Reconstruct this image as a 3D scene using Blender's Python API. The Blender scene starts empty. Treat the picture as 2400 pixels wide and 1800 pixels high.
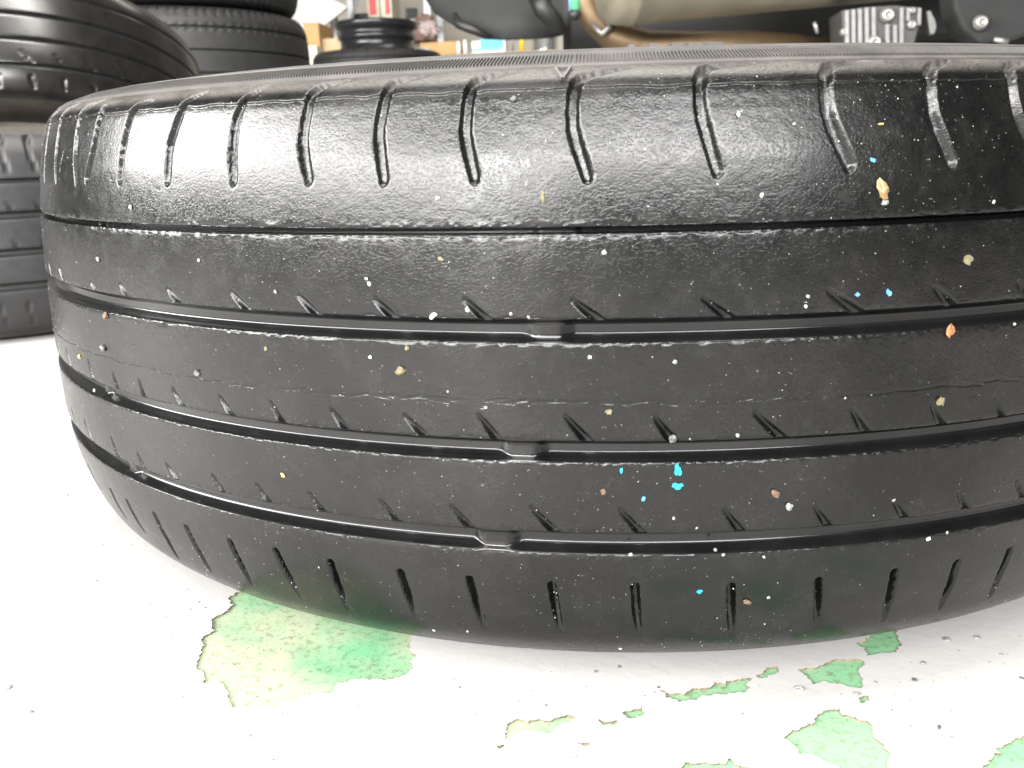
import bpy, bmesh, math, random
import numpy as np
from mathutils import Vector, Matrix
random.seed(7); RNG = np.random.default_rng(7)
S = bpy.context.scene
C = S.collection

# ------------------------------------------------------------------ camera
CAM = np.array([.0178, -.62, .1958]); YAW, PITCH, ROLL, FPX = -.1325, -.2545, -.0273, 2134.4
vd = np.array([math.cos(PITCH)*math.sin(YAW), math.cos(PITCH)*math.cos(YAW), math.sin(PITCH)])
vr = np.cross(vd, [0, 0, 1.]); vr /= np.linalg.norm(vr); vu = np.cross(vr, vd)
_c, _s = math.cos(ROLL), math.sin(ROLL); vr, vu = _c*vr+_s*vu, -_s*vr+_c*vu
cd = bpy.data.cameras.new('camera'); cam = bpy.data.objects.new('camera', cd); C.objects.link(cam)
cam.matrix_world = Matrix(((vr[0], vu[0], -vd[0], CAM[0]), (vr[1], vu[1], -vd[1], CAM[1]), (vr[2], vu[2], -vd[2], CAM[2]), (0, 0, 0, 1)))
cd.sensor_width = 36; cd.lens = FPX/2400*36; cd.clip_start = .02; cd.clip_end = 100
cd.dof.use_dof = True; cd.dof.focus_distance = .37; cd.dof.aperture_fstop = 22
S.camera = cam
S.render.resolution_x, S.render.resolution_y = 1024, 768

# ------------------------------------------------------------------ world and lamps
w = bpy.data.worlds.new('World'); S.world = w; w.use_nodes = True
w.node_tree.nodes['Background'].inputs[0].default_value = (.62, .64, .66, 1)
w.node_tree.nodes['Background'].inputs[1].default_value = .15
def area(name, loc, target, sx, sy, power, col):
    L = bpy.data.lights.new(name, 'AREA'); L.shape = 'RECTANGLE'; L.size = sx; L.size_y = sy; L.energy = power; L.color = col
    o = bpy.data.objects.new(name, L); C.objects.link(o); o.location = loc
    o.rotation_euler = (Vector(target)-Vector(loc)).to_track_quat('-Z', 'Y').to_euler()
    return o
area('doorway_daylight', (-3.1, -2.6, 1.55), (0, -.3, .3), 7.0, 1.15, 1050, (1, .985, .965))
area('front_sheen_panel', (.6, -4.3, 2.0), (0, -.3, .3), 4.4, .9, 560, (1, .985, .975))  # unseen light panel added to carry the tread sheen further right
area('ceiling_light', (-1.1, -2.1, 2.9), (-1.1, -2.1, 0), 3.2, 1.3, 100, (1, .98, .95))
area('ceiling_light', (-.1, -.12, 2.9), (-.1, -.12, 0), 2.4, .4, 170, (1, .97, .92))
area('ceiling_light', (-.6, 3.6, 3.0), (-.6, 3.6, 0), 3.0, .5, 36, (1, .95, .86))
S.view_settings.view_transform = 'Standard'; S.view_settings.look = 'None'
S.view_settings.exposure = 0; S.view_settings.gamma = 1; S.view_settings.use_curve_mapping = False

# ------------------------------------------------------------------ pixel helpers (photograph pixels, 2400 x 1800)
def ray(x, y):
    v = vd+vr*(x-1200)/FPX-vu*(y-900)/FPX; return v/np.linalg.norm(v)
def on_floor(x, y, z=0.):
    v = ray(x, y); return CAM+(z-CAM[2])/v[2]*v
def at(x, y, Y):
    v = ray(x, y); return Vector(CAM+v*(Y-CAM[1])/v[1])
D = 2400/2212.                                   # enlarged-view pixels -> photograph pixels

# ------------------------------------------------------------------ materials
def nodes(name):
    m = bpy.data.materials.new(name); m.use_nodes = True; nt = m.node_tree
    return m, nt, nt.nodes['Principled BSDF'], nt.nodes.new, nt.links.new
def noise(nt, scale, detail=3, rough=.6, vec=None):
    n = nt.nodes.new('ShaderNodeTexNoise'); n.inputs['Scale'].default_value = scale
    n.inputs['Detail'].default_value = detail; n.inputs['Roughness'].default_value = rough
    if vec: nt.links.new(vec, n.inputs['Vector'])
    return n
def ramp(nt, src, *stops):
    r = nt.nodes.new('ShaderNodeValToRGB'); nt.links.new(src, r.inputs[0]); e = r.color_ramp.elements
    while len(e) < len(stops): e.new(.5)
    for q, (p, c) in zip(e, stops):
        q.position = p; q.color = (c, c, c, 1) if not isinstance(c, tuple) else (*c, 1)
    return r
def mix(nt, fac, a, b):
    m = nt.nodes.new('ShaderNodeMix'); m.data_type = 'RGBA'
    if isinstance(fac, float): m.inputs[0].default_value = fac
    else: nt.links.new(fac, m.inputs[0])
    for i, q in ((6, a), (7, b)):
        if isinstance(q, tuple): m.inputs[i].default_value = (*q, 1)
        else: nt.links.new(q, m.inputs[i])
    return m.outputs[2]
def plain(name, col, rough=.5, metal=0., var=.25, scale=14., bump=0.):
    m, nt, b, N, L = nodes(name)
    tc = N('ShaderNodeTexCoord'); n = noise(nt, scale, 4, .6, tc.outputs['Object'])
    r = ramp(nt, n.outputs[0], (.3, tuple(c*(1-var) for c in col)), (.7, tuple(min(1, c*(1+var)) for c in col)))
    L(r.outputs[0], b.inputs['Base Color']); b.inputs['Roughness'].default_value = rough; b.inputs['Metallic'].default_value = metal
    if bump:
        bp = N('ShaderNodeBump'); bp.inputs['Strength'].default_value = .4; bp.inputs['Distance'].default_value = bump
        n2 = noise(nt, scale*6, 4, .6, tc.outputs['Object']); L(n2.outputs[0], bp.inputs['Height']); L(bp.outputs[0], b.inputs['Normal'])
    return m
def tread_material():
    m, nt, b, N, L = nodes('worn_tread_rubber')
    tc = N('ShaderNodeTexCoord'); o = tc.outputs['Object']
    mp = N('ShaderNodeMapping'); mp.inputs['Scale'].default_value = (1, 1, 1.35); L(o, mp.inputs[0])
    big = noise(nt, 26, 5, .62, o); mid = noise(nt, 120, 5, .65, o); fine = noise(nt, 900, 3, .58, mp.outputs[0]); grain = noise(nt, 3600, 2, .6, o)
    scuff = ramp(nt, big.outputs[0], (.47, 0.), (.66, 1.))
    col = mix(nt, scuff.outputs[0], (.003, .003, .0029), (.007, .0068, .0063))
    m2 = ramp(nt, mid.outputs[0], (.52, 0.), (.78, .55)); col = mix(nt, m2.outputs[0], col, (.011, .0107, .010))
    at_ = N('ShaderNodeAttribute'); at_.attribute_name = 'dust'
    col = mix(nt, at_.outputs['Fac'], col, (.062, .056, .050))
    # light worn dust flecks
    fl = noise(nt, 900, 3, .7, o); f2 = ramp(nt, fl.outputs[0], (.69, 0.), (.73, 1.)); f3 = ramp(nt, mid.outputs[0], (.42, 0.), (.62, 1.))
    mm = N('ShaderNodeMath'); mm.operation = 'MULTIPLY'; L(f2.outputs[0], mm.inputs[0]); L(f3.outputs[0], mm.inputs[1])
    col = mix(nt, mm.outputs[0], col, (.3, .3, .29))
    fc = ramp(nt, fine.outputs[0], (.35, .45), (.5, 1.), (.66, 1.), (.74, 1.9)); mu = N('ShaderNodeMix'); mu.data_type = 'RGBA'; mu.blend_type = 'MULTIPLY'; mu.inputs[0].default_value = 1; L(col, mu.inputs[6]); L(fc.outputs[0], mu.inputs[7]); col = mu.outputs[2]  # lightest cracks brighten the rubber colour to paint in sparkle
    L(col, b.inputs['Base Color'])
    ro = ramp(nt, mid.outputs[0], (.3, .2), (.7, .3)); ro2 = mix(nt, at_.outputs['Fac'], ro.outputs[0], (.62, .62, .62)); L(ro2, b.inputs['Roughness'])
    b.inputs['Specular IOR Level'].default_value = .36
    cr = ramp(nt, fine.outputs[0], (.34, 0.), (.50, .75), (.74, 1.))
    add = N('ShaderNodeMath'); add.operation = 'MULTIPLY_ADD'; L(grain.outputs[0], add.inputs[0]); add.inputs[1].default_value = .12; L(cr.outputs[0], add.inputs[2])
    bp = N('ShaderNodeBump'); bp.inputs['Strength'].default_value = .55; bp.inputs['Distance'].default_value = .000066
    L(add.outputs[0], bp.inputs['Height']); L(bp.outputs[0], b.inputs['Normal'])
    return m
def rubber(name, col, rough, bump=.0001, scale=900, spec=.5):
    m, nt, b, N, L = nodes(name); tc = N('ShaderNodeTexCoord'); o = tc.outputs['Object']
    n = noise(nt, 45, 5, .65, o); r = ramp(nt, n.outputs[0], (.35, tuple(c*.75 for c in col)), (.72, tuple(c*1.5 for c in col)))
    L(r.outputs[0], b.inputs['Base Color']); b.inputs['Roughness'].default_value = rough; b.inputs['Specular IOR Level'].default_value = spec
    n2 = noise(nt, scale, 3, .6, o); bp = N('ShaderNodeBump'); bp.inputs['Strength'].default_value = .5; bp.inputs['Distance'].default_value = bump
    L(n2.outputs[0], bp.inputs['Height']); L(bp.outputs[0], b.inputs['Normal'])
    return m
M = {}
M['tread'] = tread_material()
M['groove'] = rubber('groove_rubber', (.004, .004, .004), .2, .00002, 500, .4)
M['side'] = rubber('dusty_sidewall_rubber', (.048, .0445, .0415), .6, .00015, 700)
M['liner'] = rubber('inner_liner_rubber', (.02, .02, .02), .6)
M['bg_tread'] = rubber('old_tyre_rubber', (.012, .012, .0125), .5, .0003, 300)
M['bg_gloss'] = rubber('glossy_tyre_rubber', (.009, .0085, .008), .27, .0001, 60, .6)
M['bg_dark'] = rubber('dark_tyre_rubber', (.011, .011, .011), .62, .0003, 300)
M['bg_side'] = rubber('brown_dusty_rubber', (.042, .036, .029), .6)

# ------------------------------------------------------------------ object helpers
def link(name, me, mat, parent=None):
    o = bpy.data.objects.new(name, me); C.objects.link(o)
    if mat: me.materials.append(mat)
    if parent: o.parent = parent
    return o
def tag(o, label=None, cat=None, group=None, kind=None):
    if label: o['label'] = label
    if cat: o['category'] = cat
    if group: o['group'] = group
    if kind: o['kind'] = kind
    return o
def empty(name, loc=(0, 0, 0), rot=(0, 0, 0)):
    o = bpy.data.objects.new(name, None); C.objects.link(o); o.location = loc; o.rotation_euler = rot; o.empty_display_size = .05
    return o
def arrays_mesh(name, co, quads, smooth=True, attrs=None):
    me = bpy.data.meshes.new(name); co = np.ascontiguousarray(co, np.float32); q = np.ascontiguousarray(quads, np.int32)
    me.vertices.add(len(co)); me.vertices.foreach_set('co', co.ravel())
    k = q.shape[1]; me.loops.add(q.size); me.loops.foreach_set('vertex_index', q.ravel())
    me.polygons.add(len(q)); me.polygons.foreach_set('loop_start', np.arange(0, q.size, k, dtype=np.int32))
    me.polygons.foreach_set('use_smooth', np.full(len(q), smooth))
    me.update(calc_edges=True)
    if attrs:
        for n, v in attrs.items():
            a = me.attributes.new(n, 'FLOAT', 'POINT'); a.data.foreach_set('value', np.ascontiguousarray(v, np.float32).ravel())
    return me
def bm_obj(name, bm, mat, parent=None, smooth=False, bevel=0):
    if bevel:
        bmesh.ops.bevel(bm, geom=list(bm.edges), offset=bevel, segments=2, affect='EDGES', profile=.5)
    bmesh.ops.recalc_face_normals(bm, faces=bm.faces)
    me = bpy.data.meshes.new(name); bm.to_mesh(me); bm.free()
    if smooth:
        for p in me.polygons: p.use_smooth = True
    return link(name, me, mat, parent)
def box(bm, c, s, rot=None):
    m = Matrix.Translation(Vector(c)) @ (rot.to_4x4() if rot else Matrix.Identity(4)) @ Matrix.Diagonal((*s, 1))
    return bmesh.ops.create_cube(bm, size=1, matrix=m)['verts']
def tube(bm, pts, rads, seg=16, caps=True):
    pts = [Vector(p) for p in pts]; rings = []; n = len(pts); pv = None
    for i, p in enumerate(pts):
        t = (pts[min(i+1, n-1)]-pts[max(i-1, 0)]).normalized()
        if pv is None: a = t.orthogonal().normalized()
        else: a = (pv-t*pv.dot(t)).normalized()
        pv = a; b = t.cross(a); r = rads[i] if hasattr(rads, '__len__') else rads
        rings.append([bm.verts.new(p+(a*math.cos(2*math.pi*k/seg)+b*math.sin(2*math.pi*k/seg))*r) for k in range(seg)])
    for i in range(n-1):
        for k in range(seg): bm.faces.new((rings[i][k], rings[i][(k+1) % seg], rings[i+1][(k+1) % seg], rings[i+1][k]))
    if caps: bm.faces.new(rings[0]); bm.faces.new(rings[-1])
def lathe(bm, prof, seg=48, closed=False, mat=Matrix.Identity(4)):
    rings = [[bm.verts.new(mat @ Vector((r*math.cos(2*math.pi*k/seg), r*math.sin(2*math.pi*k/seg), z))) for k in range(seg)] for r, z in prof]
    n = len(prof)
    for i in range(n if closed else n-1):
        a, b = rings[i], rings[(i+1) % n]
        for k in range(seg): bm.faces.new((a[k], a[(k+1) % seg], b[(k+1) % seg], b[k]))

# ------------------------------------------------------------------ value noise on a sheet
def vnoise(u, v, seed=0):
    iu = np.floor(u).astype(np.int64); iv = np.floor(v).astype(np.int64); fu = u-iu; fv = v-iv
    fu = fu*fu*(3-2*fu); fv = fv*fv*(3-2*fv)
    def h(a, b):
        x = (a*374761393+b*668265263+seed*1442695041) & 0xffffffff
        x = ((x ^ (x >> 13))*1274126177) & 0xffffffff
        return ((x ^ (x >> 16)) & 0xffff)/65535.
    return (h(iu, iv)*(1-fu)+h(iu+1, iv)*fu)*(1-fv)+(h(iu, iv+1)*(1-fu)+h(iu+1, iv+1)*fu)*fv*1.
def sstep(a, b, x):
    t = np.clip((x-a)/(b-a), 0, 1); return t*t*(3-2*t)

# ------------------------------------------------------------------ tyre profile: (r, z) run from the lower bead outwards and over to the upper bead
class Profile:
    def __init__(self, pts, n=2400):
        P = np.array(pts, float); t = np.r_[0, np.cumsum(np.hypot(*np.diff(P, axis=0).T))]
        # Catmull-Rom through the control points
        tan = np.gradient(P, t, axis=0); tt = np.linspace(0, t[-1], n); k = np.clip(np.searchsorted(t, tt, 'right')-1, 0, len(t)-2)
        h = (t[k+1]-t[k])[:, None]; x = ((tt-t[k])/(t[k+1]-t[k]))[:, None]
        Q = (2*x**3-3*x**2+1)*P[k]+(x**3-2*x**2+x)*h*tan[k]+(-2*x**3+3*x**2)*P[k+1]+(x**3-x**2)*h*tan[k+1]
        self.s = np.r_[0, np.cumsum(np.hypot(*np.diff(Q, axis=0).T))]; self.Q = Q
        T = np.gradient(Q, self.s, axis=0); T /= np.linalg.norm(T, axis=1)[:, None]
        self.N = np.stack([T[:, 1], -T[:, 0]], 1)
    def at(self, s): return np.stack([np.interp(s, self.s, self.Q[:, 0]), np.interp(s, self.s, self.Q[:, 1])], -1)
    def normal(self, s): return np.stack([np.interp(s, self.s, self.N[:, 0]), np.interp(s, self.s, self.N[:, 1])], -1)
    def s_at_z(self, z, lo=None, hi=None):
        m = np.arange(len(self.s)); a = self.Q[:, 0].argmax()
        zz = self.Q[:, 1]; i = np.abs(np.where((self.Q[:, 0] > .24), zz, 9)-z).argmin(); return self.s[i]

def carve(depth, U, SS, poly, wid, dep, asym=0., lip=.0004):
    """sink a channel along the polyline poly (u, s) into depth; wid half width, dep depth at each point"""
    poly = np.array(poly); mg = max(wid)+.003
    r = np.where((SS >= poly[:, 1].min()-mg) & (SS <= poly[:, 1].max()+mg))[0]
    c = np.where((U >= poly[:, 0].min()-mg) & (U <= poly[:, 0].max()+mg))[0]
    if not len(r) or not len(c): return
    uu = U[c][None, :]; ss = SS[r][:, None]; best = np.full((len(r), len(c)), 1e9); W = np.zeros_like(best); DD = np.zeros_like(best); sg = np.zeros_like(best)
    for i in range(len(poly)-1):
        a, b = poly[i], poly[i+1]; e = b-a; l2 = e@e
        t = np.clip(((uu-a[0])*e[0]+(ss-a[1])*e[1])/l2, 0, 1)
        du = uu-a[0]-t*e[0]; ds = ss-a[1]-t*e[1]; d = np.sqrt(du*du+ds*ds); m = d < best
        best = np.where(m, d, best); W = np.where(m, wid[i]+(wid[i+1]-wid[i])*t, W); DD = np.where(m, dep[i]+(dep[i+1]-dep[i])*t, DD)
        sg = np.where(m, np.sign(du*e[1]-ds*e[0]), sg)
    jit = (vnoise(uu/.0011+best*0, ss/.0011+best*0, 5)-.5)*.12
    x = best/np.maximum(W, 1e-5)+jit*(W > .0018)
    core = np.where(sg > 0, .55-.5*asym, .55+.15*asym)
    f = 1-sstep(0, 1, (x-core)/np.maximum(1.05-core, .05))
    val = DD*f+np.where(x > 1, 0, 0)
    sub = depth[np.ix_(r, c)]; depth[np.ix_(r, c)] = np.maximum(sub, val)

def build_tyre(root, prof, thetas, grooves, features, s_low, s_high, mats, row=.0007, oval=None, bars=None, rough=1., sides=(40, 40)):
    """ribs and grooves of the tread as one mesh each, sidewalls and liner as further parts of root"""
    U = thetas*.335; parts = []; eps = .00012
    edges = [s_low]
    for (sc, wd, dp) in grooves: edges += [sc-wd, sc+wd]
    edges.append(s_high)
    def rows_rib(a, b):
        base = np.arange(a, b, row); base = np.r_[base, np.arange(zs(.2115), zs(.2165), .0003)] if row < .0012 and b > zs(.21) else base; base = np.unique(np.r_[base, np.arange(S_SEAM-.0018, S_SEAM+.0018, .00025)]) if row < .0012 and a < S_SEAM < b else base; near = np.r_[0, .00025, .0005, .0008, .0012, .0017] if row < .0012 else np.r_[0, .001]
        x = np.unique(np.r_[a+near, b-near, base[(base > a+near[-1]+row*.5) & (base < b-near[-1]-row*.5)]]); return x
    for i in range(len(edges)-1):
        a, b = edges[i], edges[i+1]; isg = i % 2 == 1
        if isg:
            k = np.linspace(-1, 1, 27 if row < .0012 else 9); SS = (a+b)/2+(b-a)/2*np.sign(k)*np.abs(k)**.8
        else: SS = rows_rib(a, b)
        depth = np.zeros((len(SS), len(U))); uu = U[None, :]; ss = SS[:, None]
        if isg:
            sc, wd, dp = grooves[i//2]; x = np.abs(SS-sc)/wd; f = .4*(1-sstep(.3, 1, x))+.6*(1-sstep(.6, 1, x))
            dmod = np.ones(len(U))
            if bars:
                for (u0, ramp_in, half, lv) in bars.get(i//2, []):
                    dmod = np.minimum(dmod, 1-lv*(1-sstep(half, half+ramp_in, np.abs(U-u0))))
            depth = .0003+dp*f[:, None]*dmod[None, :]
        else:
            for e_, on in ((a, i > 0), (b, i < len(edges)-2)):
                if on:
                    dist = np.abs(ss-e_); n1 = vnoise(uu/.0016, ss/.0009+31, 3)-.5; n2 = vnoise(uu/.006, ss/.003, 8)-.5
                    depth = np.maximum(depth, .0003*np.exp(-dist/.0005)+0*uu)
                    lipj = rough*(.0006*n1+.0004*n2)*np.exp(-dist/.0010)*(dist > eps)
                    depth = depth+lipj
            depth = depth+rough*((vnoise(uu/.012, ss/.009, 11)-.5)*.00009+(vnoise(uu/.0024, ss/.0017, 12)-.5)*.00005)*(np.minimum(np.abs(ss-a), np.abs(ss-b)) > eps)
        if mats.get('step'): depth = depth+.0005*(1-sstep(mats['step']-.0003, mats['step']+.0003, ss+(vnoise(uu/.004, ss*0, 6)-.5)*.0008))*sstep(zs(.19), zs(.205), ss)*(not isg)
        for ft in features: carve(depth, U, SS, *ft)
        parts.append((isg, SS, depth))
    n = len(U)
    jn = np.arange(n); jp = (jn+1) % n
    def surf(SS, depth):
        P = prof.at(SS); Nn = prof.normal(SS); ov = oval(thetas)[None, :] if oval else 1.
        r = (P[:, 0:1]-Nn[:, 0:1]*depth)*ov; z = P[:, 1:2]-Nn[:, 1:2]*depth
        return np.stack([r*np.sin(thetas), -r*np.cos(thetas), z+0*r], -1).reshape(-1, 3)
    def quads(m):
        i = np.arange(m-1)[:, None]*n
        return np.stack([i+jn, i+jp, i+n+jp, i+n+jn], -1).reshape(-1, 4)
    objs = []
    for isg, SS, depth in parts:
        dust = (sstep(mats['dust_from'], mats['dust_from']+.004, SS) if mats.get('dust_from') else SS*0)
        dl = dust[:, None]*np.clip(.75+.5*(vnoise(U[None, :]/.01, SS[:, None]/.004, 21)-.5), 0, 1)+0*depth
        me = arrays_mesh('tread_groove' if isg else 'tread_rib', surf(SS, depth), quads(len(SS)), True, None if isg else {'dust': dl})
        objs.append(link(me.name, me, mats['groove'] if isg else mats['tread'], root))
    for nm, s0, s1, cnt in (('lower_sidewall', 0, s_low, sides[0]), ('upper_sidewall', s_high, prof.s[-1], sides[1])):
        SS = np.linspace(s0, s1, cnt)
        me = arrays_mesh(nm, surf(SS, np.zeros((cnt, n))), quads(cnt)); objs.append(link(nm, me, mats['side'], root))
    # inner liner, from bead to bead
    a, b = prof.Q[0], prof.Q[-1]; zr = b[1]-a[1]; rm = prof.Q[:, 0].max()
    L = np.array([a, (a[0]+.01, a[1]+.05*zr), (rm-.06, a[1]-.02*zr), (rm-.026, a[1]+.12*zr), (rm-.014, a[1]+.5*zr), (rm-.026, a[1]+.88*zr), (rm-.06, a[1]+1.02*zr), (b[0]+.01, b[1]-.05*zr), b])
    lp = Profile(L, 60).Q; ov = oval(thetas)[None, :] if oval else 1.
    r = lp[:, 0:1]*ov+0*U[None, :]; co = np.stack([r*np.sin(thetas), -r*np.cos(thetas), lp[:, 1:2]+0*r], -1).reshape(-1, 3)
    me = arrays_mesh('inner_liner', co, quads(len(lp))[:, ::-1]); objs.append(link('inner_liner', me, M['liner'], root))
    return objs

# ------------------------------------------------------------------ floor: green-sealed concrete under a flaking coat of white paint
def chip_pts(pts): return [on_floor(x, y)[:2] for x, y in pts]
CHIPS = [
 [(548,1390),(534,1402),(548,1417),(498,1466),(503,1478),(472,1498),(474,1518),(463,1556),(478,1580),(476,1600),(519,1601),(527,1612),(536,1638),(545,1661),(600,1654),(639,1656),(646,1661),(668,1647),(725,1629),(791,1601),(827,1592),(921,1592),(957,1576),(975,1536),(962,1511),(964,1480),(900,1430),(720,1380),(600,1370)],
 [(2007,1508),(2029,1518),(2032,1537),(2070,1530),(2102,1527),(2115,1508),(2105,1490),(2099,1470),(2060,1470),(2040,1490)],
 [(1868,1568),(1940,1552),(1953,1546),(2016,1545),(2023,1559),(2016,1584),(2018,1613),(1975,1603),(1928,1595),(1906,1603),(1893,1590)],
 [(1926,1672),(1931,1666),(1969,1662),(1975,1676),(2004,1682),(2035,1690),(2045,1711),(2051,1730),(2073,1755),(2080,1787),(2088,1815),(2070,1860),(1990,1850),(1969,1798),(1934,1783),(1903,1765),(1877,1768),(1865,1752),(1836,1727),(1877,1704),(1909,1693)],
 [(2480,1690),(2400,1725),(2371,1736),(2333,1750),(2330,1771),(2308,1793),(2298,1810),(2310,1880),(2480,1880)],
 [(1543,1617),(1575,1626),(1606,1626),(1663,1611),(1672,1597),(1701,1603),(1736,1592),(1762,1590),(1746,1604),(1758,1612),(1749,1621),(1685,1626),(1638,1635),(1590,1644),(1559,1633)],
 [(1458,1669),(1483,1663),(1515,1652),(1511,1676),(1480,1684)],
 [(1192,1695),(1230,1688),(1274,1689),(1309,1681),(1334,1675),(1353,1682),(1303,1704),(1258,1714),(1200,1722),(1184,1733)],
 [(1772,1584),(1790,1572),(1822,1562),(1826,1572),(1806,1582),(1786,1590)],
 [(1600,1795),(1640,1788),(1700,1790),(1712,1776),(1722,1790),(1760,1800),(1740,1840),(1610,1840)],
 [(2014,1640),(2036,1630),(2038,1640),(2026,1648),(2016,1648)],
 [(1165,1747),(1182,1744),(1178,1754),(1166,1756)],
 [(1353,1742),(1382,1741),(1372,1752)],
 [(1402,1684),(1420,1692),(1448,1688),(1440,1700),(1412,1700)],
]
def fractal(loop, amp, levels, rng):
    P = [np.array(p) for p in loop]
    for _ in range(levels):
        Q = []
        for a, b in zip(P, P[1:]+P[:1]):
            e = b-a; l = np.linalg.norm(e); nrm = np.array([-e[1], e[0]])
            Q += [a, (a+b)/2+nrm*rng.normal()*amp+e*rng.normal()*.08]
            if l < .0006: Q.pop()
        P = Q
    return P
rng = np.random.default_rng(3)
LOOPS = [fractal(chip_pts(c), .13, 4, rng) for c in CHIPS]
COAT = .0008
def floor_build():
    # bare floor a coat's thickness down
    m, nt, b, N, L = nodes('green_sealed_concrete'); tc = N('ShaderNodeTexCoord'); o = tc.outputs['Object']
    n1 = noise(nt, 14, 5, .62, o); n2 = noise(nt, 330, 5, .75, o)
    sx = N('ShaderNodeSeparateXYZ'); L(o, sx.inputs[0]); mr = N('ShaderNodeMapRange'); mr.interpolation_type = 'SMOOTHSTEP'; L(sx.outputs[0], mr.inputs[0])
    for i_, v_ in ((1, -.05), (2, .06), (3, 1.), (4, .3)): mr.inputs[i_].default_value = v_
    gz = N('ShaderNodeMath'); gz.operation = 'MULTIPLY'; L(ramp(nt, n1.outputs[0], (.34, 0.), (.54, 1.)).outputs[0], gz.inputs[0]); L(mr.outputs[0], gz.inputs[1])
    base = mix(nt, gz.outputs[0], (.12, .30, .16), (.29, .325, .22))  # cream stands in for stronger light on the green, most at left
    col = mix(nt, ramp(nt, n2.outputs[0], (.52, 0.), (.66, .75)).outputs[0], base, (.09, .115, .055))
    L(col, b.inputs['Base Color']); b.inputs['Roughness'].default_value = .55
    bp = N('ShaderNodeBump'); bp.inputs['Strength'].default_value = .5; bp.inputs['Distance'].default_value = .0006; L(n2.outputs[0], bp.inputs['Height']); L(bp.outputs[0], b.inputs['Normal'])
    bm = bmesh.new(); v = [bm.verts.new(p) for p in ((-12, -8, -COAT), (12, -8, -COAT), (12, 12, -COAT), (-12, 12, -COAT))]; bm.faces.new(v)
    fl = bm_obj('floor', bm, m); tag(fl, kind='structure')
    # coat of white paint with the flaked-off places cut out
    m, nt, b, N, L = nodes('white_floor_paint'); tc = N('ShaderNodeTexCoord'); o = tc.outputs['Object']
    n1 = noise(nt, 8, 5, .6, o); n2 = noise(nt, 380, 3, .55, o); n3 = noise(nt, 30, 4, .6, o)
    base = mix(nt, ramp(nt, n1.outputs[0], (.35, 0.), (.7, 1.)).outputs[0], (.36, .356, .348), (.325, .32, .313))
    sp = N('ShaderNodeMath'); sp.operation = 'MULTIPLY'
    L(ramp(nt, n2.outputs[0], (.70, 0.), (.74, 1.)).outputs[0], sp.inputs[0]); L(ramp(nt, n3.outputs[0], (.46, 0.), (.66, 1.)).outputs[0], sp.inputs[1])
    L(mix(nt, sp.outputs[0], base, (.22, .21, .20)), b.inputs['Base Color']); b.inputs['Roughness'].default_value = .42
    bp = N('ShaderNodeBump'); bp.inputs['Strength'].default_value = .25; bp.inputs['Distance'].default_value = .0008; L(noise(nt, 160, 4, .6, o).outputs[0], bp.inputs['Height']); L(bp.outputs[0], b.inputs['Normal'])
    from mathutils.geometry import delaunay_2d_cdt
    outer = [(-12, -8), (12, -8), (12, 12), (-12, 12)]; vs = [Vector(p) for p in outer]; es = [(0, 1), (1, 2), (2, 3), (3, 0)]
    for lp in LOOPS:
        n0 = len(vs); k = len(lp); vs += [Vector((float(p[0]), float(p[1]))) for p in lp]; es += [(n0+i, n0+(i+1) % k) for i in range(k)]
    V2, E2, F2, _, _, _ = delaunay_2d_cdt(vs, es, [], 0, 1e-7)
    def inside(px, py, lp):
        x, y = lp[:, 0], lp[:, 1]; x2, y2 = np.roll(x, -1), np.roll(y, -1)
        with np.errstate(divide='ignore', invalid='ignore'): k = ((y > py) != (y2 > py)) & (px < (x2-x)*(py-y)/(y2-y)+x)
        return k.sum() % 2 == 1
    LA = [np.array(lp) for lp in LOOPS]; BB = [(l.min(0), l.max(0)) for l in LA]
    bm = bmesh.new(); bv = [bm.verts.new((v.x, v.y, 0)) for v in V2]
    for f in F2:
        cx = sum(V2[i].x for i in f)/len(f); cy = sum(V2[i].y for i in f)/len(f)
        if any(lo_[0] <= cx <= hi_[0] and lo_[1] <= cy <= hi_[1] and inside(cx, cy, l) for l, (lo_, hi_) in zip(LA, BB)): continue
        bm.faces.new([bv[i] for i in f])
    for f in bm.faces:
        f.normal_update()
        if f.normal.z < 0: f.normal_flip()
    inner = [e for e in bm.edges if len(e.link_faces) == 1 and max(abs(v.co.x) for v in e.verts) < 5]
    bmesh.ops.delete(bm, geom=[v for v in bm.verts if not v.link_edges], context='VERTS')
    lo = {}
    for e in inner:
        for v in e.verts:
            if v not in lo: lo[v] = bm.verts.new((v.co.x, v.co.y, -COAT))
    for e in inner:
        a, c = e.verts; bm.faces.new((a, c, lo[c], lo[a]))
    bmesh.ops.recalc_face_normals(bm, faces=bm.faces)
    me = bpy.data.meshes.new('paint_coat'); bm.to_mesh(me); bm.free()
    po = link('paint_coat', me, m, fl); me.materials.append(plain('broken_paint_edge', (.13, .10, .065), .8, 0, .4, 300))
    for p_ in me.polygons:
        if abs(p_.normal.z) < .5: p_.material_index = 1
    po['label'] = 'white floor paint with flaked-off patches'
    wm = plain('beige_wall', (.42, .39, .33), .8, 0, .08, 2)
    bm = bmesh.new(); box(bm, (0, 7.06, 2), (24, .12, 4)); wl = bm_obj('wall', bm, wm); tag(wl, 'plain beige wall behind the shelf and workbench', 'wall', kind='structure')
floor_build()

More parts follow.
